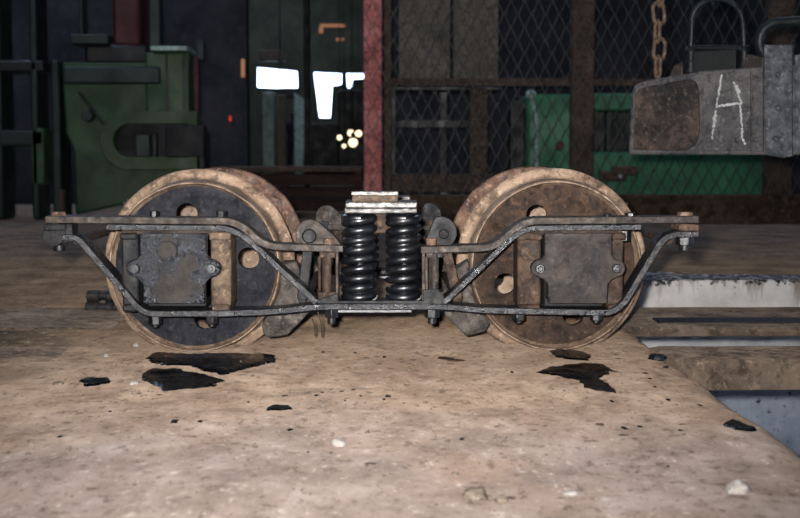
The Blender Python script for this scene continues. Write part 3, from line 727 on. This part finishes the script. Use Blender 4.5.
for px, py, r in ((711, 80, .012), (741, 79, .012), (757, 78, .009), (710, 140, .012), (738, 140, .013), (757, 140, .012), (777, 139, .014), (779, 108, .014), (779, 75, .012)):
    u, z = F(px, py); p = Vector(fm(u, z, -.014 if px > 752 else -.008))
    q = MB(); v = []
    for j in range(5):
        bb = pi / 2 * j / 4; rr = r * cos(bb); h = r * .8 * sin(bb)
        for i in range(12):
            a = 2 * pi * i / 12; v.append(p + tdir * (rr * cos(a)) + Vector((0, 0, rr * sin(a))) + tn * h)
    q.add(v, [(j * 12 + i, j * 12 + (i + 1) % 12, j * 12 + 12 + (i + 1) % 12, j * 12 + 12 + i) for j in range(4) for i in range(12)])
    tpart(q, 'rivet', 'tank_grey')
ch = MB()
def stroke(pts, wd=.004):
    for (a, b_) in zip(pts, pts[1:]):
        A = Vector(F(*a)); B = Vector(F(*b_)); L = (B - A).length; nst = max(2, int(L / .006)); d = (B - A).normalized(); nn = Vector((-d.y, d.x))
        for k in range(nst):
            if random.random() < .12: continue
            c = A.lerp(B, (k + .5) / nst) + nn * random.uniform(-.0025, .0025); hw = wd * random.uniform(.45, .95); hl = L / nst * .7
            P = [c + d * hl + nn * hw, c + d * hl * .8 - nn * hw * .9, c - d * hl - nn * hw, c - d * hl * .9 + nn * hw * .8]
            ch.prism([(p.x, p.y) for p in P], -.0125, -.009, fn=fm)
stroke([(722.8, 75), (719.7, 93), (715.8, 116), (712.7, 139)]); stroke([(716.2, 115), (714.5, 127)], .008)
stroke([(735, 82), (741, 100), (743, 131), (743, 138)]); stroke([(743.5, 139), (747, 147)], .007); stroke([(719.5, 106), (743, 103)], .006); stroke([(737, 86), (740, 93)], .009)
tpart(ch, 'chalk_letter', 'chalk')
def tp(px, py, d=.12): u, z = F(px, py); return Vector(fm(u, z, d))
# bail and its lugs on top
q = MB(); arc = [tp(681, 62), tp(681, 45), tp(682, 25)]
arc += [tp(707.5 + 26 * cos(R(t)), 20 - 24 * sin(R(t))) for t in range(170, 9, -16)] + [tp(734, 25), tp(735, 45), tp(735, 62)]
q.tube(arc, .011, 12); tpart(q, 'bail', 'bail_steel', smooth=80)
for px in (681, 735):
    q = MB(); c = tp(px, 72); q.cyl(c, c + Vector((0, 0, .055)), .03, .024, 12); c2 = tp(px, 50); q.cyl(c2, c2 + Vector((0, 0, .025)), .028, .02, 12); q.cyl(tp(px, 66), tp(px, 48), .016, n=10)
    tpart(q, 'bail_lug', 'bail_steel', bevel=.004)
q = MB(); a, z0 = F(686, 72); a2, z1 = F(730, 48); q.prism([(a, z0 - .03), (a2, z0 - .03), (a2, z1), (a, z1)], .08, .16, fn=fm); q.cyl(tp(684, 46), tp(732, 46), .012, n=10)
tpart(q, 'cross_bracket', 'machine_dark', bevel=.004)
q = MB(); a, z0 = F(660, 78); a2, z1 = F(676, 60); q.prism([(a, z0 - .01), (a2, z0), (a2, z1), (a + .03, z1 - .015)], .08, .16, fn=fm); tpart(q, 'clamp_block', 'tank_panel', bevel=.005, lump=.003); q = MB(); a, z0 = F(737, 68); a2, z1 = F(764, 52)
q.prism([(a, z0 - .02), (a2, z0 - .02), (a2, z1 - .02), (a + .02, z1)], .06, .16, fn=fm); tpart(q, 'clamp_block', 'tank_panel', bevel=.005, lump=.003)
q = MB(); hs = [tp(840, 18, .1), tp(800, 18, .1)] + [tp(772 + 20 * cos(R(t)), 40 - 20 * sin(R(t)), .1) for t in range(80, 281, 20)] + [tp(800, 62, .1), tp(840, 62, .1)]
q.tube(hs, .02, 12); tpart(q, 'hose', 'bail_steel', smooth=80)

def link_mesh(L, W, r):
    pts = []
    for k in range(9): a = pi * k / 8; pts.append((W * cos(a), 0, L + W * sin(a)))
    for k in range(9): a = pi + pi * k / 8; pts.append((W * cos(a), 0, -L + W * sin(a)))
    return MB().tube(pts, r, 8, closed=True)
def chain(x, y, z0, z1, W, r, label, name='hanging_chain', group=None, sway=0):
    root = empty(name, label, 'chain', (x, y, z0), group)
    L = W * .75; pitch = 2 * (L + W) - 2 * r; first = None; k = 0; z = z0 + L + W
    while z < z1:
        if first is None:
            first = link_mesh(L, W, r).build('link', 'chain_rust', root, smooth=80); o = first
        else:
            o = first.copy(); C.objects.link(o); o.parent = root
        o.location = (sway * sin(k * 2.1), 0, z - z0); o.rotation_euler = (0, .12 * sin(k * 1.7), (0.35 if k % 2 else 1.75)); z += pitch; k += 1
    return root
cb = tp(652, 76, .1)
chain(cb.x - .012, cb.y, cb.z - .005, 6.2, .027, .0085, 'rusty chain hanging down to the left end of the riveted box', sway=.006)
hk = tp(707.5, -4)
root = empty('crane_hook', 'steel crane hook holding up the riveted box, above the frame', 'hook', (hk.x, hk.y, hk.z))
q = MB().tube([hk + Vector((0, -.05 * cos(R(t)), -.02 + .055 * sin(R(t)) + .035)) for t in range(-10, 250, 20)][::-1] + [hk + Vector((0, 0, .1)), hk + Vector((0, 0, .25))], .014, 10)
o = q.build('shank', 'bail_steel', smooth=80); reparent(o, root)
chain(hk.x, hk.y, hk.z + .24, 6.2, .03, .009, 'rusty chain above the crane hook')

# ---------------------------------------------------------------- kerb, fence, red post
FYY = 7.3
def bx(px0, py0, px1, py1, y0, y1, b=None, z0=None):
    b = b or MB(); x0, zt = XZ(px0, py0, y0); x1, zb = XZ(px1, py1, y0)
    return b.box((x0, y0, zb if z0 is None else z0), (x1, y1, zt))
kx0, kz = XZ(366, 195, FYY - .1)
struct(MB().box((kx0, FYY - .1, -.02), (9, FYY + .25, kz)).build('trim_1', 'kerb_brown', bevel=.02, lump=.01, lscale=4), 'brown kerb below the wire fence')
b = bx(363, -260, 382, 216, FYY - .14, FYY + .02, z0=0); tag(b.build('red_post', 'post_red', bevel=.01), 'red painted steel post at the left end of the fence', 'post')
fe = empty('wire_fence', 'brown framed fence of expanded diamond wire mesh', 'fence', (kx0, FYY, kz))
def fpart(b, name, mat, **k): o = b.build(name, mat, None, **k); reparent(o, fe); return o
fpart(bx(384, -260, 391, 195, FYY - .02, FYY + .08, z0=kz), 'post', 'fence_brown', bevel=.005)
fpart(bx(575, -260, 593, 195, FYY - .06, FYY + .08, z0=kz), 'post', 'fence_brown', bevel=.008)
fpart(bx(775, -260, 792, 195, FYY - .06, FYY + .08, z0=kz), 'post', 'fence_brown', bevel=.008)
fpart(bx(384, 78, 575, 86, FYY - .04, FYY + .03), 'rail', 'fence_brown', bevel=.005)
fpart(bx(593, 79, 1000, 86, FYY - .04, FYY + .03), 'rail', 'fence_brown', bevel=.005)
b = MB(); W_, H_ = .11, .205; x0 = XZ(366, 100, FYY)[0]; x1 = 5.2; zt = 3.4; yw = FYY - .15
ncol = int((x1 - x0) / (W_ / 2)); nrow = int((zt - kz) / (H_ / 2))
for i in range(ncol):
    xa = x0 + i * W_ / 2
    pts = [(xa + (W_ / 2 - .004 if (i + j) % 2 else .004), yw + .01 * noise.noise(Vector((i * .3, j * .4, 0))), kz + j * H_ / 2) for j in range(nrow + 1)]
    b.tube(pts, .0048, 4)
o = fpart(b, 'wire_mesh', 'wire_steel', merge=False); o['kind'] = 'stuff'
q = bx(600, 171, 626, 181, FYY - .24, FYY - .16); bx(612, 166, 637, 175, FYY - .26, FYY - .2, q); fpart(q, 'latch', 'rust_brown', bevel=.008)
q = MB(); p = at(620, 177, FYY - .25); q.ball(p, .026); fpart(q, 'latch_pin', 'scuffed_plate')

# behind the fence
BY = 8.4
rk = empty('steel_rack', 'dark steel rack behind the fence, left of the green machine', 'rack', (at(440, 200, BY).x, BY, 0))
def rp(b, name, mat, **k): o = b.build(name, mat, None, **k); reparent(o, rk); return o
rp(bx(386, 80, 500, 90, BY, BY + .7), 'shelf', 'machine_dark', bevel=.005)
rp(bx(470, 88, 487, 190, BY, BY + .12, z0=0), 'leg', 'rust_brown', bevel=.005); rp(bx(388, 88, 396, 190, BY, BY + .12, z0=0), 'leg', 'machine_dark', bevel=.005)
rp(bx(388, 174, 508, 192, BY - .1, BY, z0=None), 'bottom_rail', 'rust_brown', bevel=.005)
rp(bx(440, 90, 447, 178, BY + .5, BY + .6, z0=0), 'leg', 'machine_dark', bevel=.005)
rp(bx(397, 120, 470, 128, BY + .1, BY + .5), 'shelf', 'machine_dark', bevel=.005)
z_s = XZ(400, 80, BY)[1]
for (a, c, lab) in ((399, 450, 'tan metal sheet standing on the rack, nearer the red post'), (454, 498, 'tan metal sheet standing on the rack, right of the other')):
    b = bx(a, -140, c, 79, BY + .1, BY + .13, z0=z_s); tag(b.build('metal_sheet', 'board_tan', bevel=.004), lab, 'sheet', 'metal sheets on the rack')
gm = empty('green_machine', 'bright green machine with pale vertical pipe behind the fence', 'machine', (at(640, 200, BY).x, BY, 0))
def gpt(b, name, mat, **k): o = b.build(name, mat, None, **k); reparent(o, gm); return o
gpt(bx(527, 94, 574, 215, BY, BY + .8, z0=0), 'cabinet', 'bright_green', bevel=.03)
gpt(bx(574, 93, 650, 111, BY + .02, BY + .8), 'top_beam', 'bright_green', bevel=.02)
gpt(bx(574, 152, 772, 215, BY + .05, BY + .8, z0=0), 'bed', 'bright_green', bevel=.03)
gpt(bx(578, 108, 690, 156, BY + .45, BY + .7), 'recess_panel', 'machine_dark')
gpt(bx(606, 112, 612, 152, BY + .2, BY + .3), 'strut', 'machine_teal', bevel=.01); gpt(bx(640, 92, 660, 155, BY + .1, BY + .5), 'strut', 'machine_teal', bevel=.01)
q = MB().cyl(at(536.5, 168, BY - .05), at(536.5, 118, BY - .05), .016, n=12); q.cyl(at(536.5, 118, BY - .05), at(531, 97, BY - .03), .016, n=12); gpt(q, 'pipe', 'pale_steel')
c = at(560, 146, BY); gpt(MB().cyl(c + Vector((0, .02, 0)), c + Vector((0, -.06, 0)), .045, .035, 16), 'knob', 'machine_red', bevel=.004)
c = at(531, 95, BY - .02); gpt(MB().ball(c, .05), 'cap', 'pale_steel')
q = bx(510, 100, 524, 215, BY + .3, BY + .5, z0=0); tag(q.build('dark_column', 'machine_dark', bevel=.01), 'dark upright column between the rack and green machine', 'column')

# low timber platform in the doorway
py = 8.2; pf = empty('timber_platform', 'low dark timber platform in the gap between machines and red post', 'platform', (at(300, 200, py).x, py, 0))
for k, (a, c) in enumerate(((167, 172), (174, 185), (187, 198), (200, 211))):
    b = bx(206, a, 362, c, py + (.0 if k == 0 else .04 + .02 * k), py + (1.2 if k == 0 else .14), z0=None); o = b.build('board', 'fence_brown' if k == 0 else 'dark_timber', None, bevel=.006); reparent(o, pf)
for px in (208, 284, 358):
    b = bx(px - 4, 172, px + 4, 214, py + .16, py + .3, z0=0); o = b.build('leg', 'dark_timber'); reparent(o, pf)

# ---------------------------------------------------------------- green machine on the left
GY = 7.6
g2 = empty('forging_machine', 'large dark green machine with a slotted arm at the left', 'machine', (at(125, 200, GY).x, GY, 0))
def g(b, name, mat, **k): o = b.build(name, mat, None, **k); reparent(o, g2); return o
pp = lambda pts, Y=GY: [XZ(*p, Y) for p in pts]
g(MB().prism(pp([(60, 62), (150, 62), (165, 100), (190, 118), (190, 190), (74, 215), (72, 150), (64, 132)]), GY + .05, GY + .8), 'body', 'machine_green', bevel=.02)
g(bx(145, 52, 190, 118, GY, GY + .5), 'column', 'machine_green', bevel=.02)
g(bx(165, 52, 168, 118, GY - .02, GY), 'rib', 'machine_dark'); g(bx(182, 52, 186, 118, GY - .02, GY), 'rib', 'machine_teal', bevel=.004)
g(bx(150, 46, 187, 50.5, GY - .08, GY + .5), 'top_plate', 'pale_steel', bevel=.005)
def stad(px0, px1, py0, py1, n=12):
    r = (py1 - py0) / 2; cy = (py0 + py1) / 2
    L = [(px0 + r + r * cos(R(t)), cy - r * sin(R(t))) for t in [90 + 180 * k / n for k in range(n + 1)]]
    return pp(L + [(px1, py1), (px1, py0)], GY - .12)
g(MB().prism(stad(99, 197, 111, 170), GY - .12, GY + .06, [stad(113, 188, 124, 157)[::-1]]), 'slotted_arm', 'arm_green', bevel=.015)
g(MB().prism(stad(113, 188, 124, 157), GY + .0, GY + .04), 'slot_back', 'machine_black')
for (a, c, mt) in ((135, 150, 'machine_teal'), (152, 157, 'machine_dark'), (165, 204, 'machine_black')):
    ff = c == 204
    g(bx(a, 125 if ff else 134, c, 157, GY - (.17 if ff else .08), GY + .02), 'slide_block', mt, bevel=.01)
c = at(88, 116, GY); g(MB().cyl(c + Vector((0, .06, 0)), c + Vector((0, -.06, 0)), .055, .045, 16), 'boss', 'machine_teal', bevel=.005)
q = MB(); a = at(79, 92, GY + .03); b_ = at(104, 124, GY + .03); q.cyl(a, b_, .014, n=8); g(q, 'seam_rod', 'machine_dark')
g(bx(62, 66, 160, 84, GY - .04, GY + .3), 'dark_band', 'machine_teal', bevel=.02)  # teal band standing for the darker upper part of the body
g(bx(50, 60, 62, 215, GY + .2, GY + .6, z0=0), 'leg', 'machine_teal', bevel=.02)
g(bx(75, -200, 83, 46, GY + .1, GY + .3), 'guide_post', 'machine_teal', bevel=.01); g(bx(146, -200, 160, 47, GY + .1, GY + .3), 'guide_post', 'machine_teal', bevel=.01)
g(bx(70, 34, 108, 44, GY, GY + .3), 'crossbar', 'machine_teal', bevel=.01)
g(bx(84, 44, 148, 64, GY + .05, GY + .5), 'gearbox', 'machine_dark', bevel=.03)
g(bx(109, -200, 140, 46, GY + .05, GY + .5), 'motor_housing', 'machine_red', bevel=.03)
g(bx(193, 56, 199, 113, GY - .05, GY + .05), 'guard_bar', 'machine_red', bevel=.01); g(bx(196, 40, 204, 60, GY, GY + .1), 'guard_bracket', 'machine_teal', bevel=.01)
g(bx(192, 130, 206, 215, GY + .1, GY + .4, z0=0), 'rear_leg', 'machine_dark', bevel=.02)
g3 = empty('press_frame', 'dim green press frame at the far left edge', 'machine', (at(20, 200, GY).x, GY + .4, 0))
for (a, c, y0_, y1_, mt, nm) in ((-60, 4, -200, 215, 'machine_teal', 'upright'), (24, 40, -200, 215, 'machine_teal', 'upright'), (-40, 44, 60, 72, 'machine_dark', 'cross_rail'), (-40, 44, 130, 146, 'machine_teal', 'cross_rail'), (30, 45, 128, 185, 'machine_green', 'bracket')):
    o = bx(a, y0_, c, y1_, GY + .4, GY + .8, z0=0 if nm == 'upright' else None).build(nm, mt, None, bevel=.02); reparent(o, g3)
b = bx(58, 190, 63, 215, 6.2, 6.3, z0=0); tag(b.build('short_stake', 'fence_brown', bevel=.01), 'short brown stake standing before the dark machine', 'stake')

# ---------------------------------------------------------------- the bay beyond
def far(px0, py0, px1, py1, Y, dp, name, mat, label, cat, z0=None, group=None):
    return tag(bx(px0, py0, px1, py1, Y, Y + dp, z0=z0).build(name, mat, bevel=.02), label, cat, group)
far(262, 92, 274, 170, 26.6, .4, 'far_column', 'pale_steel', 'pale green column below the wide far opening, left one', 'column', 0, 'far columns')
far(277, 95, 285, 170, 27, .4, 'far_column', 'stone_buff', 'narrow tan column next to the pale green one', 'column', 0, 'far columns')
far(303, -60, 310, 172, 20, .3, 'dark_stanchion', 'machine_dark', 'dark upright stanchion between the two daylight openings', 'column', 0)
far(278.6, -60, 280.2, 92, 22, .1, 'thin_pipe', 'machine_dark', 'thin dark pipe crossing the wide daylight opening', 'pipe')
far(259, 50, 284, 61, 30, .3, 'roof_beam', 'rust_brown', 'short rusty beam above the wide daylight opening', 'beam')
far(310, 124, 338, 172, 24, .8, 'dark_bench', 'machine_dark', 'dark machine bench below the tall daylight opening', 'bench', 0)
far(338, 90, 368, 131, 26, .5, 'dark_hopper', 'machine_dark', 'dark hopper beneath the small daylight opening', 'hopper', 0)
b = MB().prism([XZ(*p, 29) for p in ((294, 92), (305, 100), (303, 176), (295, 176))], 29, 29.1); tag(b.build('pale_panel', 'pale_steel'), 'pale slanted panel behind the standing person', 'panel')
for k, (px, pyy, r) in enumerate(((339.5, 137.5, 2.4), (351, 133, 3.2), (358.5, 133.5, 3), (353, 142.5, 4), (344, 146, 1.8))):  # small bright spots of unknown source, built as hanging glowing balls
    c = at(px, pyy, 23 - .5 * k); lab = ('round spot left in the far cluster', 'round spot at the top of the far cluster', 'round spot nearest the red post in the far cluster', 'largest round spot low in the far cluster', 'smallest round spot low left in the far cluster')[k]
    ro = empty('glow_spot', lab, 'glowing spot', c, 'spots glowing in the far bay')
    o = MB().ball((0, 0, 0), r * 28 / FPX).build('glow_ball', 'glow_warm', ro, smooth=80)
    MB().cyl((0, 0, r * 24 / FPX), (0, 0, .12 + r * 24 / FPX), r * 14 / FPX, n=10).build('spot_holder', 'machine_dark', ro); MB().cyl((0, 0, .1), (0, 0, 6.2 - c.z), .006, n=6).build('cord', 'machine_dark', ro)
for (px0, py0, px1, py1, mt, lab) in ((320, 24, 345, 27, 'glow_orange', 'dim orange glowing strip high in the far bay'), (319, 27.5, 323, 33, 'glow_orange', 'dim short upright strip joined to the orange strip'), (336, 38, 339, 40.5, 'glow_orange', 'left of two dim orange spots'), (341.5, 38, 344.5, 40.5, 'glow_orange', 'right of two dim orange spots'), (241, 59, 244.5, 77, 'glow_orange', 'dim orange upright strip left of wide opening'), (229, 116, 231, 121, 'glow_red', 'tiny red signal light on the dark wall')):  # glowing patches for faint orange windows, a tan corner and small lights
    Y = HY - .05 if px0 < 247 else FY - .05
    tag(bx(px0, py0, px1, py1, Y, Y + .05).build('glow_patch', mt), lab, 'light')

# person far away in the next bay
def person(px, head_py, Y):
    c = at(px, head_py, Y); H = c.z; k = H / 1.72
    root = empty('person', 'distant person in dark clothes standing in the far bay', 'person', (c.x, Y, 0))
    J = {'pel': (0, 0, .93), 'chest': (0, 0, 1.28), 'neck': (0, 0, 1.46), 'shl': (-.17, 0, 1.40), 'ell': (-.25, .02, 1.12), 'hal': (-.2, -.12, .92), 'shr': (.17, 0, 1.40), 'elr': (.26, .02, 1.12), 'har': (.22, -.1, .9),
         'hl': (-.09, 0, .9), 'kl': (-.1, -.02, .5), 'al': (-.11, .02, .09), 'fl': (-.12, -.15, .04), 'hr': (.09, 0, .9), 'kr': (.1, -.03, .5), 'ar': (.11, .02, .09), 'fr': (.12, -.15, .04)}
    rad = {'pel': .14, 'chest': .15, 'neck': .06, 'shl': .07, 'ell': .05, 'hal': .035, 'shr': .07, 'elr': .05, 'har': .035, 'hl': .1, 'kl': .065, 'al': .045, 'fl': .035, 'hr': .1, 'kr': .065, 'ar': .045, 'fr': .035}
    E = [('pel', 'chest'), ('chest', 'neck'), ('chest', 'shl'), ('shl', 'ell'), ('ell', 'hal'), ('chest', 'shr'), ('shr', 'elr'), ('elr', 'har'), ('pel', 'hl'), ('hl', 'kl'), ('kl', 'al'), ('al', 'fl'), ('pel', 'hr'), ('hr', 'kr'), ('kr', 'ar'), ('ar', 'fr')]
    names = list(J); me = bpy.data.meshes.new('body'); me.from_pydata([tuple(v * k for v in J[n_]) for n_ in names], [(names.index(a), names.index(b_)) for a, b_ in E], [])
    me.materials.append(MATS['cloth_silhouette']); o = bpy.data.objects.new('body', me); C.objects.link(o); o.parent = root
    sk = o.modifiers.new('skin', 'SKIN'); 
    for i, n_ in enumerate(names):
        sv = me.skin_vertices[0].data[i] if me.skin_vertices else None
        if sv: sv.radius = (rad[n_] * k * 1.25, rad[n_] * k); sv.use_root = n_ == 'pel'
    ss = o.modifiers.new('sub', 'SUBSURF'); ss.levels = 2; ss.render_levels = 2
    MB().ball((0, -.01 * k, 1.6 * k), (.078 * k, .095 * k, .12 * k)).build('head', 'cloth_silhouette', root, smooth=80)  # head takes the dark clothes' colour to imitate a backlit silhouette
    MB().ball((0, .02 * k, 1.64 * k), (.085 * k, .098 * k, .1 * k)).build('hair', 'machine_dark', root, smooth=80)
    for s_, hx, hz in ((-1, -.2, .9), (1, .22, .88)):
        q = MB().ball((hx * k, -.14 * k, (hz - .03) * k), (.03 * k, .022 * k, .05 * k), 10, 6)
        for f_ in range(4): q.tube([(hx * k + (f_ - 1.5) * .014 * k, -.14 * k, (hz - .06) * k), (hx * k + (f_ - 1.5) * .015 * k, -.155 * k, (hz - .13 + .01 * abs(f_ - 1.5)) * k)], .008 * k, 6)
        q.tube([(hx * k - s_ * .02 * k, -.15 * k, (hz - .02) * k), (hx * k - s_ * .045 * k, -.17 * k, (hz - .08) * k)], .009 * k, 6); q.build('hand', 'cloth_silhouette', root, smooth=80)  # hands darkened the same way for the silhouette
person(293.5, 112, 30.5)
